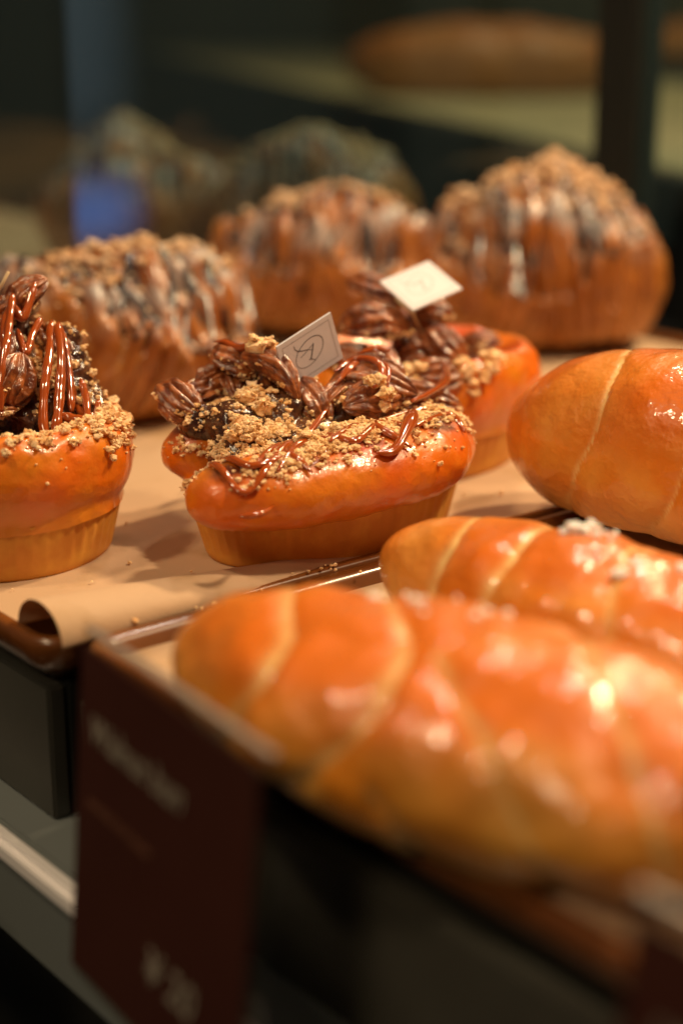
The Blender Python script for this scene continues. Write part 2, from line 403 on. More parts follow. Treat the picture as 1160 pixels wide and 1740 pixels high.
# parchment sheets
def parchment_left():
    V = []; F = []; xs = []; x = -1.065
    nx, ny = 150, 120
    curl_len = .15
    for j in range(ny):
        y = -.0060 + (.482+.0060)*(j/(ny-1))**1.5
        h = .0125*max(0, min(1, 1-(y+.0095)/curl_len))**1.1; wdt = .0165*max(.0001, 1-(y+.0095)/(curl_len*1.05))**.8 if y < curl_len*1.05 else 0
        xe = -.1085
        for i in range(nx):
            k = i/(nx-1)
            if k < .68: xx = -1.065 + (xe-.012+1.065-wdt*.3)*(k/.68); z = .0008
            else:
                q = (k-.68)/.32; xa = xe-.012-wdt*.3; W = (.012+wdt*.8)
                aq = q*math.pi*1.0
                xx = xa + W*(1-math.cos(aq))/2 + (.002*q)
                z = .0008 + h*math.sin(aq)**.8 + .0015*q*(1-sm(0, .16, y)) + (-.0045*sm(.9, 1, q)*(1-sm(.1, .2, y)))*0
            z += .0006*fb((xx, y, 0), 12, 3)+.0004
            V.append((xx, y, z))
    return V, grid_faces(nx, ny, False)
o = obj('parchment_sheet', parchment_left(), 'paper'); sol = o.modifiers.new('thick', 'SOLIDIFY'); sol.thickness = .00012
tag(o, 'beige parchment sheet under the pecan buns, front corner curled up over the rim', 'parchment', 'parchment sheets')
V = []; nx, ny = 40, 60
for j in range(ny):
    for i in range(nx):
        x = -.088+.49*i/(nx-1); y = .005+.475*j/(ny-1); V.append((x, y, .0012+.0007*fb((x, y, 3), 12, 3)))
o = obj('parchment_sheet', (V, grid_faces(nx, ny, False)), 'paper'); sol = o.modifiers.new('thick', 'SOLIDIFY'); sol.thickness = .00012
tag(o, 'beige parchment sheet flat in the tray under the glossy rolls', 'parchment', 'parchment sheets')

# rail along the shelf front
rl = thing('shelf_rail', 'shiny metal ledge running along the shelf front below the trays', 'rail', (-.3, -.02, -.07))
for nm, lo, hi, m, bv in (('ledge', (-1.6, -.0190, -.0625), (1, .0035, -.0567), 'railface', .001), ('front_lip', (-1.6, -.0262, -.0640), (1, -.0194, -.0555), 'chrome', .0024), ('front_face', (-1.6, -.0245, -.090), (1, -.0200, -.0645), 'railface', .001)):
    o = boxo(nm, lo, hi, m, rl, bv); o.location = -Vector(rl.location)
# lower shelf seen under the rail
ls = boxo('lower_shelf', (-1.6, -.12, -.24), (1, -.022, -.225), 'black'); tag(ls, kind='structure')

# ------------------------------------------------------------------ price signs
def text_mesh(name, body, size, m, parent, loc, italic=.2):
    cu = bpy.data.curves.new(name, 'FONT'); cu.body = body; cu.size = size; cu.shear = italic; cu.extrude = .0001; cu.offset = .0001
    tmp = bpy.data.objects.new('tmp', cu); COL.objects.link(tmp)
    dg = bpy.context.evaluated_depsgraph_get(); me = bpy.data.meshes.new_from_object(tmp.evaluated_get(dg)); bpy.data.objects.remove(tmp)
    me.materials.clear(); me.materials.append(M[m]); o = bpy.data.objects.new(name, me); COL.objects.link(o); o.parent = parent
    o.location = loc; o.rotation_euler = (R(90), 0, 0); return o
def price_sign(x, y, zb, W, Hh, label, texts=True, tilt=-3, rz=0):
    t = thing('price_sign', label, 'price sign', (x, y, zb), rz, 'maroon price signs along the shelf'); t.rotation_euler.x = R(tilt)
    c = boxo('card', (0, 0, 0), (W, .0012, Hh), 'maroon', t, .0002)
    boxo('holder', (-.0022, .0016, -.004), (W+.0022, .0040, Hh+.0028), 'acrylic', t, .0006)
    boxo('holder_edge', (-.0022, .0014, Hh+.0030), (W+.0022, .0042, Hh+.0038), 'edge', t, .0003)
    pass
    boxo('holder_foot', (-.0022, .0042, -.004), (W+.0022, .012, -.0022), 'acrylic', t, .0004)
    if texts:
        text_mesh('writing', 'Walnut bun', .0098, 'print', c, (.0065, -.0003, Hh-.0225))
        text_mesh('small_writing', 'caramel and pecan', .0045, 'printdim', c, (.007, -.0003, Hh-.0400), 0)
        text_mesh('price', '\u00a5 20', .0125, 'print', c, (W*.48, -.0003, .017))
    return t
price_sign(-.0352, -.0430, -.055, .0835, .0875, 'maroon price sign with faint pale writing standing in front of the front glossy roll', tilt=-5, rz=R(-5))
price_sign(.1430, -.0430, -.055, .0835, .0950, 'maroon price sign cut off by the lower right corner of the photo', tilt=-5)
price_sign(-.165, -.0700, -.150, .0725, .0895, 'maroon price sign low in the lower left corner, below the metal ledge', tilt=-8, texts=False)

# ================================================================== BUNS
def flag(name, TL, TR, BR, label, thick=.0009, logo=True, stick=True, stick_to=None, faint=False):
    TL, TR, BR = Vector(TL), Vector(TR), Vector(BR); BL = TL+(BR-TR); c = (TL+BR)/2
    n = (TR-TL).cross(BR-TR).normalized()
    if n.dot(CAM-c) < 0: n = -n
    foot = stick_to or (BL + Vector((0, 0, -.015)))
    t = thing('pick_flag', label, 'flag pick', foot, 0, 'small white logo flags stuck in the buns')
    def loc(p): return p - Vector(foot)
    V = [tuple(loc(p)) for p in (TL, TR, BR, BL)] + [tuple(loc(p-n*thick)) for p in (TL, TR, BR, BL)]
    F = [(0, 1, 2, 3), (7, 6, 5, 4), (0, 4, 5, 1), (1, 5, 6, 2), (2, 6, 7, 3), (3, 7, 4, 0)]
    bm = bmesh.new(); vs = [bm.verts.new(v) for v in V]; [bm.faces.new([vs[i] for i in f]) for f in F]; bmesh.ops.recalc_face_normals(bm, faces=list(bm.faces))
    card = obj('card', bm, 'card', t, False)
    a, b = TR-TL, BR-TR
    def ribbon(uvs, wd, closed=False, V=None, F=None):
        P = [TL + a*q[0] + b*q[1] + n*.00006 for q in uvs]; N = len(P); base = len(V)
        for i in range(N):
            t0 = P[(i-1) % N] if closed or i else P[0]; t1 = P[(i+1) % N] if closed or i < N-1 else P[-1]
            s = (t1-t0).normalized().cross(n); ww = wd[i] if isinstance(wd, list) else wd
            V.append(tuple(loc(P[i]+s*ww/2))); V.append(tuple(loc(P[i]-s*ww/2)))
        for i in range(N if closed else N-1):
            j = (i+1) % N; F.append((base+2*i, base+2*i+1, base+2*j+1, base+2*j))
    if logo:
        # points read in the flag's own plane (u along the top edge, v down the side)
        def uv(px, py):
            x, y = px-150, py-545; det = 605*530+405*155
            return ((x*530-y*155)/det, (605*y+405*x)/det)
        V = []; F = []
        cx, cy = .5, .5; ia = .075; ib = .10
        def dens(q, m=6): return [tuple(q[k][j]+(q[(k+1) % 4][j]-q[k][j])*i/m for j in (0, 1)) for k in range(4) for i in range(m)]
        q = [(ia, ib), (1-ia, ib), (1-ia, 1-ib), (ia, 1-ib)]
        for k in range(4): ribbon([q[k], q[(k+1) % 4]], .00022, False, V, F)
        obj('border', (V, F), 'inkline', card, False)
        V = []; F = []
        ring = []
        for k in range(48):
            an = 2*math.pi*k/48; e1 = (95, -192); e2 = (118, 18)
            ring.append(uv(520+e1[0]*math.cos(an)+e2[0]*math.sin(an), 598+e1[1]*math.cos(an)+e2[1]*math.sin(an)))
        wr = [.00016+.00016*abs(math.cos(math.pi*k/48)) for k in range(48)]
        ribbon(ring, wr, True, V, F)
        for pts, wd in (([(560, 495), (553, 560), (545, 630), (538, 690)], .0005), ([(515, 688), (545, 680), (590, 690)], .00028), ([(556, 505), (510, 565), (465, 620), (420, 668)], .00022),
                        ([(338, 535), (352, 572), (385, 594), (440, 588), (500, 572), (545, 575)], [.0002, .0003, .0004, .00035, .00028, .0002])):
            ribbon([uv(*p) for p in pts], wd, False, V, F)
        obj('emblem', (V, F), 'inkline' if faint else 'ink', card, False)
    V, F = tube_data([loc(TL*.5+BL*.5-n*(thick+.0006)), loc(BL-n*(thick+.0006)), Vector((0, 0, 0))], .0006, 8)
    obj('stick', (V, F), 'wood', t)
    return t
def add_parts(root, pec, inv):
    out = []
    for k, (p0, p1, wd, ht, sd, rl_, bd) in enumerate(pec):
        V, F = pecan(inv @ Vector(p0), inv @ Vector(p1), wd, ht, sd, rl_, bd); out.append(obj('pecan', (V, F), 'pecan', root))
    return out

# ---- centre bun
C0 = (-.1385, .1200, .0012)
cb = thing('pecan_bun', 'boat shaped pecan bun in the centre, topped with crumble, holding the upright flag', 'pastry', C0, 0, 'pecan buns in paper cups')
inv = Matrix.Translation(-Vector(C0))
V = []; nu = 260
for jj in range(12):
    k = jj/11
    for i_ in range(nu):
        a = 2*math.pi*i_/nu; rr = .90 + .10*k + .010*math.sin(a*56+.8*math.sin(5*a))*k - (.012 if jj == 0 else 0)
        ca = math.cos(a); sa = math.sin(a); ex = 1
        V.append((.0325*rr*math.copysign(abs(ca)**ex, ca)+.0005, .0550*rr*math.copysign(abs(sa)**ex, sa)+.0055, .0195*k))
F = grid_faces(nu, 12); F.append(tuple(reversed(range(nu)))); F.append(tuple(11*nu+i_ for i_ in range(nu)))
ln = obj('liner', (V, F), 'liner', cb)
balls = chain([(-.1170, .0665, .0270, .0135), (-.1130, .084, .0275, .0160), (-.1105, .113, .0280, .0175), (-.1115, .142, .0290, .0178), (-.120, .158, .029, .015)])
balls += chain([(-.1640, .0860, .0290, .0125), (-.1700, .103, .0285, .0165), (-.1720, .133, .0285, .0175), (-.163, .157, .029, .0160), (-.143, .166, .029, .0145), (-.122, .159, .029, .015)])
balls += [(-.141, .120, .0225, .036, .050, .0110)]
def bd(p): return .0010*fb(p, 42, 3)+.0003*fb(p, 200, 3)
br = fused('bread', balls, .0013, 'crust', cb, inv, 12, {
    'pale': lambda p, n: max(0, min(1, sm(.022, .012, p.z)*.8+.25*fb(p, 60, 2))),
    'dark': lambda p, n: max(0, min(1, sm(.0, .9, n.z)*(.45+.8*fb(p, 55, 3)+.35*sm(.12, .16, p.y)))),
    'burnt': lambda p, n: max(0, min(1, sm(.72, .97, n.z)*(.15+1.7*fb(p+Vector((3, 0, 0)), 75, 3)+.5*math.exp(-((p.y-.098)/.022)**2)) if p.x > -.13 else sm(.6, .9, n.z)*.6))}, bd)
hp = [(-.142, .118, .036, .021, .040, .012), (-.150, .095, .044, .010, .012, .009), (-.146, .112, .047, .010, .012, .010), (-.137, .140, .046, .011, .016, .009), (-.155, .125, .046, .010, .012, .010), (-.162, .088, .043, .009, .010, .008), (-.150, .150, .045, .010, .010, .008)]
fl = fused('filling', hp, .0014, 'choc', cb, inv, 4, None, lambda p: .0022*fb(p, 130, 3))
pe = [
 (at(268, 650, .570), at(345, 705, .562), .0056, .0048, 1, .3, .15),
 (at(290, 690, .575), at(390, 655, .582), .0062, .005, 2, -.2, .1),
 (at(362, 590, .580), at(440, 640, .575), .0065, .0055, 3, .2, .1),
 (at(420, 592, .572), at(520, 668, .562), .0060, .0058, 4, -.7, .25),
 (at(500, 640, .572), at(560, 720, .562), .0055, .0050, 5, .4, .2),
 (at(560, 640, .578), at(712, 664, .574), .0080, .0060, 6, .25, .12),
 (at(585, 690, .562), at(690, 668, .576), .0065, .0050, 7, .8, .1),
 (at(640, 655, .600), at(790, 690, .600), .0060, .0050, 8, .1, .1),
 (at(400, 670, .585), at(500, 700, .575), .0065, .0050, 9, .1, .1),
 (at(335, 660, .578), at(395, 625, .584), .0050, .0046, 31, .9, .2),
 (at(375, 625, .585), at(420, 690, .574), .0048, .0044, 32, -.4, .2),
 (at(455, 620, .585), at(480, 700, .568), .0052, .0046, 33, .3, .3),
 (at(540, 690, .566), at(610, 650, .580), .0048, .0046, 34, -.8, .2),
 (at(600, 615, .592), at(690, 635, .588), .0055, .0046, 35, .5, .1),
 (at(660, 690, .572), at(735, 680, .585), .0046, .0042, 36, .2, .2),
 (at(275, 670, .570), at(320, 715, .562), .0046, .0042, 37, 1.2, .2),
]
ps = add_parts(cb, pe, inv)
bv = bvh_of([br, fl]+ps)
def dz(pix, z, rad, seed=0, lift=.9):
    drizzle(cur, inv, bv, [gz(u, v, z) for u, v in pix], rad, lift, 7, .4, seed)
cur = cb
dz([(350, 745), (400, 775), (450, 765), (500, 730), (560, 700), (620, 672)], .048, 0.0015, 1)
dz([(405, 800), (450, 792), (500, 755), (545, 738), (600, 748), (650, 722), (720, 702), (770, 700)], .046, 0.0015, 2)
dz([(330, 728), (370, 752), (420, 775), (480, 765)], .046, 0.0017, 3)
dz([(430, 770), (480, 740), (530, 725), (560, 740), (610, 712), (640, 690)], .047, 0.0013, 9)
dz([(640, 725), (700, 735), (760, 712), (790, 720)], .044, 0.0012, 11)
dz([(290, 660), (330, 640), (380, 640), (440, 650), (500, 640)], .056, .0016, 4)
dz([(570, 640), (640, 625), (700, 655), (680, 690), (640, 700)], .056, .0021, 5)
dz([(380, 600), (430, 590), (420, 640), (470, 690), (530, 710)], .058, .0015, 6)
dz([(560, 650), (600, 640), (650, 650), (600, 680), (560, 700)], .056, .0018, 7)
dz([(620, 610), (660, 640), (640, 670), (700, 680)], .058, .0016, 12)
g = lambda u, v, z=.048: gz(u, v, z)
sp = []
for (u, v, z, sx, sy, cnt) in [(430, 712, .050, .0048, .007, 800), (385, 740, .048, .0045, .007, 380), (560, 735, .048, .004, .012, 560), (490, 765, .046, .003, .010, 240), (640, 712, .048, .004, .010, 360), (710, 735, .045, .005, .006, 30), (740, 698, .047, .004, .008, 200),
                             (310, 670, .056, .005, .005, 200), (400, 610, .062, .006, .007, 420), (470, 650, .058, .005, .007, 260), (640, 650, .060, .006, .010, 460), (700, 660, .058, .004, .006, 120), (330, 690, .055, .006, .006, 160), (385, 828, .040, .003, .005, 60), (790, 690, .046, .004, .006, 90), (560, 700, .05, .02, .02, 200)]:
    p = gz(u, v, z); sp.append((p.x, p.y, sx, sy, cnt))
md = [(*gz(u, v, .046).xy, r) for u, v, r in [(430, 712, .0048), (455, 700, .004), (400, 730, .004), (370, 745, .003), (560, 735, .003), (600, 722, .003), (520, 745, .003), (650, 708, .003), (740, 700, .0025)]]
V, F = scatter(bv, [(a_, b_, c_, d_, int(n_*1.35)) for a_, b_, c_, d_, n_ in sp], inv, .00028, .0014, mounds=md)
dust_pecans(V, F, ps, inv, 1)
tag(obj('crumble', (V, F), 'crumb', cb, False), kind='stuff')
flag('f', at(470, 590, .5600), at(562, 531, .5690), at(583, 608, .5780), 'white logo flag standing upright in the centre pecan bun, its emblem in focus', stick_to=Vector((-.148, .128, .047)))

# ---- left bun
C1 = (-.2005, .0265, .0012)
lb = thing('pecan_bun', 'pecan bun cut off by the left edge, pecans piled tall and running with caramel', 'pastry', C1, 0, 'pecan buns in paper cups')
inv = Matrix.Translation(-Vector(C1))
ln, br, fl = bun_body(lb, .0440, .0440, .0475, 4.0, lip=1.10, lobe=False, linh=.0195, valley=.009)
pe = [
 (at(15, 530, .575), at(78, 470, .575), .0060, .0050, 11, .5, .1),
 (at(-40, 560, .575), at(60, 500, .578), .0062, .0050, 12, .2, .1),
 (at(60, 545, .585), at(118, 640, .580), .0068, .0050, 18, -.6, .1),
 (at(15, 690, .552), at(40, 600, .556), .0080, .0052, 14, 1.5, .0),
 (at(-60, 640, .57), at(20, 560, .575), .0080, .0060, 15, .5, .1),
 (at(95, 560, .58), at(135, 690, .572), .0058, .0045, 16, -1.0, .1),
 (at(-70, 700, .555), at(30, 690, .553), .0070, .0050, 17, .2, .1),
 (at(40, 650, .58), at(140, 700, .575), .0070, .0060, 18, .2, .1),
 (at(0, 600, .59), at(60, 590, .595), .0080, .0060, 19, .2, .1),
]
hb = []
for u, v, t_, r_ in [(115, 700, .568, .012), (118, 660, .572, .010), (112, 620, .576, .0085), (104, 585, .578, .0070), (60, 700, .565, .012), (40, 660, .572, .010), (10, 650, .575, .013), (0, 600, .58, .011), (150, 700, .572, .009), (30, 560, .584, .008), (45, 510, .582, .0055)]:
    c_ = at(u, v, t_+.004); hb.append((c_.x, c_.y, c_.z, r_, r_, r_))
hp_ = fused('nut_heap', hb, .0012, 'choc', lb, inv, 3, None, lambda p: .0022*fb(p, 150, 3))
ps = add_parts(lb, pe, inv)
ps.append(hp_); bv = bvh_of([br, fl]+ps)
def hang(pts, r, sd):
    P = spline(pts, 8); rr = [r*(1+.45*noise.noise(Vector((i*.3, sd, 0))))*(.5+.5*sm(0, 3, min(i, len(P)-1-i))) for i in range(len(P))]
    v_, f_ = tube_data(P, rr, 10, 1); obj('caramel_strand', ([tuple(inv @ Vector(p)) for p in v_], f_), 'caramel', lb)
for k, L_ in enumerate([
    [(22, 500, .566), (15, 560, .556), (5, 620, .548), (2, 700, .546)],
    [(88, 545, .572), (84, 600, .562), (76, 660, .554), (74, 720, .549), (84, 745, .548), (96, 725, .549), (102, 660, .556), (104, 600, .562), (98, 550, .570)],
    [(100, 548, .570), (112, 590, .566), (118, 640, .562), (122, 700, .556)],
    [(138, 645, .564), (146, 675, .560), (150, 712, .554), (158, 722, .551), (152, 765, .549)],
    [(60, 480, .572), (40, 540, .566), (20, 520, .566), (8, 560, .558), (12, 640, .550), (0, 690, .546)],
    [(118, 640, .565), (130, 690, .560), (160, 710, .556), (168, 680, .562)],
    [(100, 705, .552), (130, 712, .551), (158, 712, .552)],
    [(30, 560, .566), (44, 600, .560), (55, 570, .566), (70, 540, .572)]]):
    hang([at(*p) for p in L_], 0.0014 if k != 1 else .0016, k*3.3)
sp = []
for (u, v, z, sx, sy, cnt) in [(60, 480, .092, .006, .006, 160), (30, 500, .088, .006, .006, 110), (60, 600, .068, .006, .006, 60), (40, 680, .06, .008, .006, 70), (110, 690, .056, .006, .006, 110), (180, 700, .05, .006, .006, 120), (225, 715, .049, .005, .007, 120), (150, 640, .05, .007, .007, 120),
                             (30, 740, .05, .008, .003, 40), (90, 730, .05, .004, .004, 24), (200, 660, .05, .01, .01, 160), (0, 640, .06, .012, .012, 90)]:
    p = gz(u, v, z); sp.append((p.x, p.y, sx, sy, cnt))
V, F = scatter(bv, [(a_, b_, c_, d_, int(n_*1.7)) for a_, b_, c_, d_, n_ in sp], inv, .00035, .0020)
dust_pecans(V, F, ps, inv, 2)
tag(obj('crumble', (V, F), 'crumb', lb, False), kind='stuff')
pk = tube_data([at(-20, 530, .572), at(0, 490, .57), at(15, 462, .568)], .00055, 8)
tag(obj('wooden_pick', pk, 'wood'), 'thin pale pick poking out above the left pecan bun at the photo edge', 'pick')

# ---- back bun
C2 = (-.1945, .2150, .0012)
bb = thing('pecan_bun', 'pecan bun behind the centre one, piled with whole pecans below the flat lying flag', 'pastry', C2, 0, 'pecan buns in paper cups')
inv = Matrix.Translation(-Vector(C2))
ln, br, fl = bun_body(bb, .0390, .0520, .0465, 8.0, lip=1.12, lobe=False, linh=.019, valley=.010)
pe = [
 (at(590, 472, .66), at(700, 515, .65), .0065, .005, 21, .1, .1),
 (at(575, 545, .64), at(700, 555, .635), .0095, .0072, 22, .2, .15),
 (at(700, 520, .66), at(770, 535, .66), .0060, .005, 23, .2, .1),
 (at(640, 590, .63), at(660, 655, .62), .006, .005, 24, .5, .1),
 (at(780, 590, .67), at(850, 575, .67), .0055, .0045, 25, .1, .1),
 (at(720, 560, .65), at(790, 620, .645), .0080, .0065, 26, .1, .1),
 (at(700, 640, .625), at(790, 640, .635), .0080, .006, 27, .3, .1),
 (at(560, 600, .64), at(640, 625, .63), .0080, .006, 28, .2, .1),
 (at(660, 600, .65), at(740, 600, .65), .0090, .008, 29, .2, .1),
 (at(640, 560, .67), at(760, 560, .67), .0090, .008, 30, .2, .1),
]
ps = add_parts(bb, pe, inv)
bv = bvh_of([br, fl]+ps)
cur = bb
for k, L_ in enumerate([[(590, 520), (660, 560), (720, 540), (760, 600), (700, 640)], [(600, 600), (680, 590), (760, 645), (790, 640)], [(640, 650), (720, 660), (780, 650)]]):
    dz(L_, .06, .0018, 20+k)
sp = []
for (u, v, z, sx, sy, cnt) in [(720, 570, .062, .010, .008, 130), (650, 600, .06, .009, .008, 110), (800, 620, .05, .007, .010, 150), (740, 650, .05, .01, .01, 130), (610, 475, .075, .004, .004, 20), (850, 620, .049, .004, .006, 60)]:
    p = gz(u, v, z); sp.append((p.x, p.y, sx, sy, cnt))
V, F = scatter(bv, [(a_, b_, c_, d_, int(n_*1.5)) for a_, b_, c_, d_, n_ in sp], inv, .0005, .0032)
dust_pecans(V, F, ps, inv, 3)
tag(obj('crumble', (V, F), 'crumb', bb, False), kind='stuff')
flag('f', at(645, 478, .640), at(728, 443, .654), at(785, 490, .641), 'white logo flag lying back at a slant on the pecan bun behind, blurred', stick_to=Vector((-.187, .212, .055)), faint=True)

# ================================================================== ROLLS
def roll_mesh(L, Rr, seams, slope=.25, bend=0, step=.06, prof=2.6, pw=.6, flat=.72, seed=0, seam_w=.012, peak=None, nu=150, nv=220, hz=1.0, palew=1, wob=.0012):
    """spindle along x, wrapped in layers; seams: list of t in (-1,1) where one layer overlaps the next"""
    V = []; pale = []; top = []; ed = sorted(seams)
    for j in range(nv):
        t = -1+2*j/(nv-1); pr = max(0.0, 1-abs(t)**prof)**pw
        for i in range(nu):
            a = 2*math.pi*i/nu; ca, sa = math.cos(a), math.sin(a)
            tt = t + slope*(sa-.2)*.35*(1 if t > 0 else -1)*(1-abs(t)) + slope*.35*ca*(1-t*t) + .02*noise.noise(Vector((ca*2, sa*2, t*3+seed)))
            lo = max([e for e in ed if e <= tt], default=-1.05); hi = min([e for e in ed if e > tt], default=1.05)
            q = (tt-lo)/(hi-lo); wd = min(tt-lo, hi-tt)
            if t < 0: q2 = q
            else: q2 = 1-q
            b = math.sin(math.pi*q)**.45 * (.75+.4*(1-q2)) if 0 < q < 1 else 0
            r = Rr*pr*(1+step*(b-.8)) 
            # the tucked edge : a small lip on the inner side
            y = ca*r; z = sa*r*hz
            if peak and sa > 0: z += sa*Rr*peak[1]*math.exp(-((t-peak[0])/peak[2])**2)
            x = t*L/2
            d = wob*fb((x+seed, y, z), 28, 3)
            zz = z+d; lim = -Rr*flat
            if zz < lim*.7: zz = lim*.7+(zz-lim*.7)*.45
            V.append((x, y + bend*t*t + ca*d, zz))
            dd = (tt-lo) if t > 0 else (hi-tt)      # pale strip on the outer side of each seam
            nn = .5+.5*fb((x*1.0, y, z+seed), 170, 3)
            pz = math.exp(-((dd-.0)/(seam_w*(1+.8*fb((y, z, seed), 60, 2))))**2) if dd < .2 else 0
            pale.append(max(0, min(1, palew*pz*(.35+1.1*nn) + .75*sm(-.10, -.85, sa)*(.7+.6*nn) )))
            top.append(max(0, min(1, sm(-.1, .9, sa)*(.55+.7*fb((x, y, z+seed), 30, 2)+.38))))
    F = grid_faces(nu, nv); F.append(tuple(reversed(range(nu)))); F.append(tuple((nv-1)*nu+i for i in range(nu)))
    return V, F, {'pale': pale, 'top': top, 'dust': [max(0, min(1, sm(.15, .9, z_[2]/(Rr*hz))*(.35+1.5*fb((z_[0]+seed, z_[1], z_[2]), 55, 3)))) for z_ in V]}
def add_sugar(root, body, spots, n, rmin=.0008, rmax=.0022):
    bv = bvh_of([body]); V = []; F = []; inv = matw(root).inverted()
    for (x, y, sx, sy, cnt) in spots:
        for _ in range(cnt):
            h, nrm, _, _ = bv.ray_cast(Vector((random.gauss(x, sx), random.gauss(y, sy), .3)), Vector((0, 0, -1)))
            if h is None or nrm.z < .3 or h.z < .015: continue
            r = random.uniform(rmin, rmax); lump(V, F, inv @ (h+nrm*r*.5), r)
    return tag(obj('salt_crystals', (V, F), 'sugar', root, False), kind='stuff')
def roll(label, loc, rz, tilt=0, **k):
    t = thing('glossy_roll', label, 'bread roll', loc, rz, 'glossy golden rolls'); t.rotation_euler.y = tilt
    return t, obj('crust', roll_mesh(**k), 'rollcrust', t)
t1, b1 = roll('nearest glossy roll, large and out of focus, behind the maroon price sign', (.0435, .0205, .0207), R(12), R(0), L=.182, Rr=.0385, seams=[-.68, -.40, .12, .52], slope=.9, bend=.004, seed=1.3, seam_w=.034, palew=.8, prof=2.7, pw=.60, flat=.75, hz=.66, step=.08, wob=.0028)
t2, b2 = roll('middle glossy roll sprinkled with coarse salt, lying between the other two rolls', (.016, .103, .0165), R(6), 0, L=.180, Rr=.0300, seams=[-.62, -.36, .1, .5], slope=.3, bend=.004, seed=5.1, seam_w=.026, prof=2.5, pw=.62, flat=.72, hz=.80, step=.08, wob=.003)
t3, b3 = roll('farthest glossy roll by the right edge, its pointed end over the rim between the trays', (-.026, .220, .035), R(6), R(-2), L=.20, Rr=.040, seams=[-.60, -.22, .15, .6], slope=.6, bend=-.004, seed=9.4, seam_w=.010, flat=.8, hz=.90, prof=2.8, pw=.52, step=.07, wob=.002)
p = gy(1060, 905, .13); add_sugar(t2, b2, [(p.x+.006, .106, .005, .005, 10), (p.x+.026, .108, .008, .005, 5)], 0, .0008, .0026)
p = gy(760, 1040, .035); add_sugar(t1, b1, [(p.x, .03, .01, .008, 12)], 0, .0006, .0014)

# ================================================================== CROISSANTS
M['glaze'] = mat('chocolate_drizzle', (.035, .022, .022), .25, coat=.7, coat_r=.15)
def croissant(label, loc, rz, L=.15, Rr=.048, bend=.02, seed=0, crumb=260, striped=17, tx=0, hz=.98, peak=None):
    t = thing('croissant', label, 'croissant', loc, rz, 'croissants with crumble and chocolate stripes'); t.rotation_euler.x = tx
    rn = random.Random(seed); sm_ = [-.86+.125*k+rn.uniform(-.035, .035) for k in range(15)]
    b = obj('pastry', roll_mesh(L, Rr, sm_, .45, bend, .15, 2.9, .55, .85, seed, .02, peak, 110, 160, hz, .8, .010), 'croissant', t)
    bv = bvh_of([b]); inv = matw(t).inverted(); mw = matw(t)
    for k in range(striped):
        x = (-.75+1.5*(k+.5)/striped+rn.uniform(-.08, .08))*L/2; sk = rn.uniform(-.012, .012); pts = []
        for i in range(15):
            a = -1.42+2.84*i/14; y = math.sin(a)*Rr*1.05; o_ = mw @ Vector((x+sk*math.sin(a)+.006*math.sin(i*.9+k), y+bend*(2*x/L)**2, 0)) + Vector((0, 0, .2))
            h, nn, _, _ = bv.ray_cast(o_, Vector((0, 0, -1)))
            if h: pts.append(inv @ (h+nn*.0003))
        if len(pts) > 4: obj('chocolate_stripe', tube_data(pts, [rn.uniform(.0008, .0024) for _ in pts], 6, .5), 'glaze', t)
    sp = []
    for k in range(9):
        q = mw @ Vector((random.uniform(-.6, .6)*L/2, random.gauss(0, .006)+bend*.1, 0)); sp.append((q.x, q.y, .010, .010, crumb//8))
    V, F = scatter(bv, sp, inv, .0006, .0030); tag(obj('crumble', (V, F), 'crumbfar', t), kind='stuff')
    return t
croissant('tall rounded croissant at the right, behind the flat lying flag, heavy with crumble', (-.322, .420, .038), R(51), .140, .044, .012, 2.2, 700, 20, hz=1.02, peak=(-.2, .33, .62))
croissant('croissant in the middle of its row, between the rounded one and the left one', (-.415, .345, .036), R(40), .150, .040, .02, 7.7, 560, 18, peak=(.15, .25, .4))
croissant('croissant at the left behind the cut off pecan bun, its end turned to the viewer', (-.335, .170, .034), R(85), .150, .041, .035, 12.1, 560, 18, hz=1)
croissant('farthest left croissant seen dimly through the glass, overlaid by the blue reflection', (-.690, .395, .038), R(45), .16, .042, .02, 17.1, 300, 18, peak=(-.1, .55, .35))
croissant('farthest croissant seen through the glass, right of the blue reflection', (-.570, .455, .042), R(48), .145, .046, .02, 22.5, 360, 18, peak=(0, .3, .5))

# ================================================================== GLASS, POST, BACKGROUND
gp = thing('glass_partition', 'clear upright glass pane standing across the tray behind the nearer croissants', 'glass pane', (-.50, .25, .0095))
o = boxo('pane', (-.003, -.25, 0), (.003, .62, .42), 'glass', gp, .0004)
ps_ = thing('display_post', 'black upright post of the display case behind the trays', 'post', (-.377, .535, -.056))
boxo('post', (-.016, -.004, 0), (.016, .02, .75), 'black', ps_, .002)
boxo('glass_edge', (.0175, .002, 0), (.021, .014, .75), M['glass'], ps_, .0005)
boxo('base_plate', (-.03, -.012, -.001), (.03, .03, .003), 'black', ps_, .001)

# far display table : dark front, pale lined top, loaves
def far_table(label, p, q, depth, z, top, h=.5):
    p = Vector((p[0], p[1], 0)); q = Vector((q[0], q[1], 0)); d = (q-p); L_ = d.length; rz = math.atan2(d.y, d.x)
    t = thing('display_table', label, 'table', (p.x, p.y, z-h), rz)
    boxo('top', (0, 0, h-.03), (L_, depth, h-.004), 'floor', t, .003)
    boxo('front_panel', (0, .01, 0), (L_, .03, h-.031), 'floor', t, .002)
    boxo('lining', (.02, .012, h-.0035), (L_-.02, depth-.02, h), top, t, .001)
    return t
far_table('far display table with a dark front and a pale lined top', (-3.4, 2.10), (-.30, .655), .62, .06, 'paperfar')
def loaf(label, loc, rz, L_, Rr, seed):
    t = thing('bread_loaf', label, 'loaf', loc, rz, 'blurred loaves on the far table')
    obj('crust', roll_mesh(L_, Rr, [-.5, 0, .5], .3, .01, .08, 2.6, .55, .7, seed, .02, None, 60, 80, .8, .5, .003), 'loaf', t)
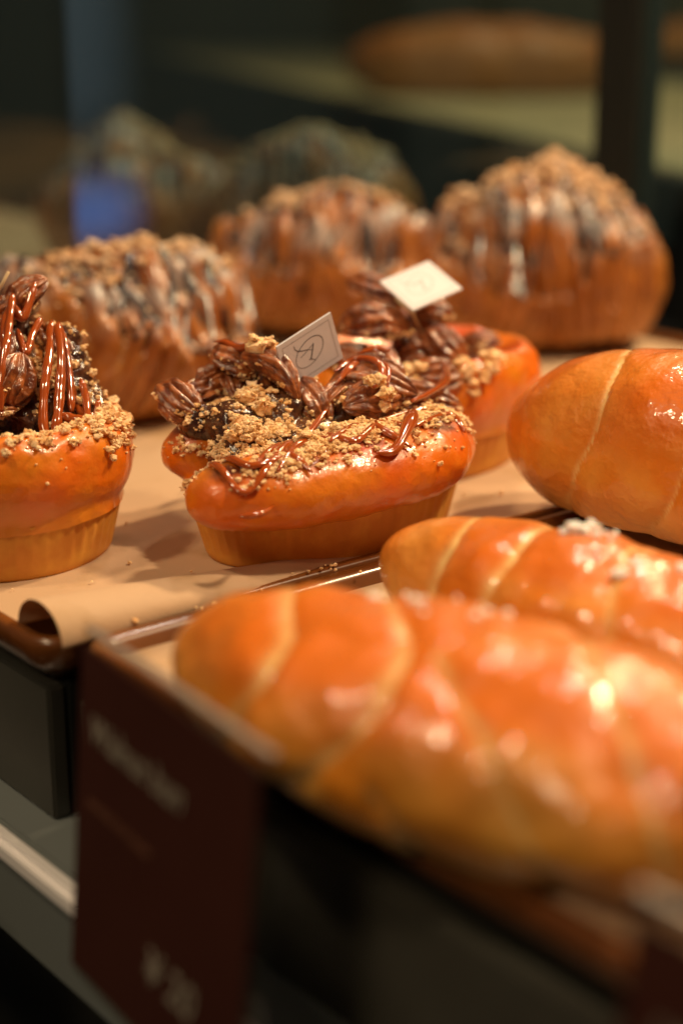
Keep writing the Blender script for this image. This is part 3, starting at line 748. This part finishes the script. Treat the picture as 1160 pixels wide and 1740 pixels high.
a = gz(760, 175, .06); b_ = gz(930, 150, .06)
loaf('long golden loaf blurred on the far table, left of the black post', ((a.x+b_.x)/2, (a.y+b_.y)/2-.03, .100), R(50), .38, .070, 3)
c_ = gz(1190, 130, .06); loaf('golden loaf at the upper right corner, beyond the black post', (c_.x, c_.y, .11), R(50), .2, .05, 11)
wb = boxo('wooden_board', (-1.9, -.1, -.02), (-1.10, .95, .012), 'board'); tag(wb, 'dark brown board beyond the left end of the tray', 'board')
mt_ = boxo('metal_tin', tuple(gz(1150, 200, .0)+Vector((-.04, -.03, 0))), tuple(gz(1150, 200, .0)+Vector((.05, .05, .06))), 'railface', None, .004); tag(mt_, 'pale grey metal tin blurred at the right edge beyond the black post', 'tin')
# blue reflection on the glass pane, painted on thin translucent sheets
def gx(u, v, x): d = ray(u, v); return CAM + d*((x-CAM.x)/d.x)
def reflection_paint(name, col, op):
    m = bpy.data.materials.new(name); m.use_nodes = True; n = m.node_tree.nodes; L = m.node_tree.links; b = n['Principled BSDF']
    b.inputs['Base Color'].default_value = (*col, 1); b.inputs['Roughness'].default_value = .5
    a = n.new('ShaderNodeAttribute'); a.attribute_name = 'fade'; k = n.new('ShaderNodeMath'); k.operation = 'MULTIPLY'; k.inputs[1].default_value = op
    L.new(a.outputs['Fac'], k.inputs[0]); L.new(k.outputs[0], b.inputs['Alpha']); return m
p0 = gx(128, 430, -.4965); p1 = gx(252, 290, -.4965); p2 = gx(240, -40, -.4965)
fs = thing('painted_reflection', 'blue reflection painted on a thin translucent sheet on the glass pane, in front of the farthest left croissant', 'reflection_paint', (-.4965, p0.y, p0.z))
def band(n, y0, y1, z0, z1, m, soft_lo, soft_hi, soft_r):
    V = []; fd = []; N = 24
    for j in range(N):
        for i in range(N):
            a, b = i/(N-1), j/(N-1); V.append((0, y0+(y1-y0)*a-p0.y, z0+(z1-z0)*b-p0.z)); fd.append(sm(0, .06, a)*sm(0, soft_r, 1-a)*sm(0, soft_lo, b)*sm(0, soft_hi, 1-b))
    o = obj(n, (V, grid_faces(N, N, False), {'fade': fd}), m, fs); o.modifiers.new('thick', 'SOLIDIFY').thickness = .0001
band('bright_band', p0.y, p1.y+.006, p0.z-.006, p1.z+.012, reflection_paint('blue_reflection', (.06, .20, .90), .6), .6, .8, .7)
band('dark_band', p0.y, p1.y+.004, p1.z-.002, p2.z, reflection_paint('navy_reflection', (.02, .06, .13), .38), .5, .1, .9)

# loose crumbs and salt on the parchment and the rims
V = []; F = []; rd = random.Random(5)
for _ in range(70):
    x, y = rd.uniform(-.26, -.115), rd.uniform(.0, .30); lump(V, F, (x, y, .0022), rd.uniform(.0003, .0009))
for _ in range(26):
    x, y = rd.uniform(-.104, -.088), rd.uniform(-.006, .16); lump(V, F, (x, y, .0052), rd.uniform(.0003, .0009))
for _ in range(14):
    x, y = rd.uniform(-.085, .0), rd.uniform(.0, .2); lump(V, F, (x, y, .0026), rd.uniform(.0004, .0010))
tag(obj('loose_crumbs', (V, F), 'crumb', None, False), 'tiny loose crumbs strewn over the parchment and the tray rims', 'crumbs', None, 'stuff')
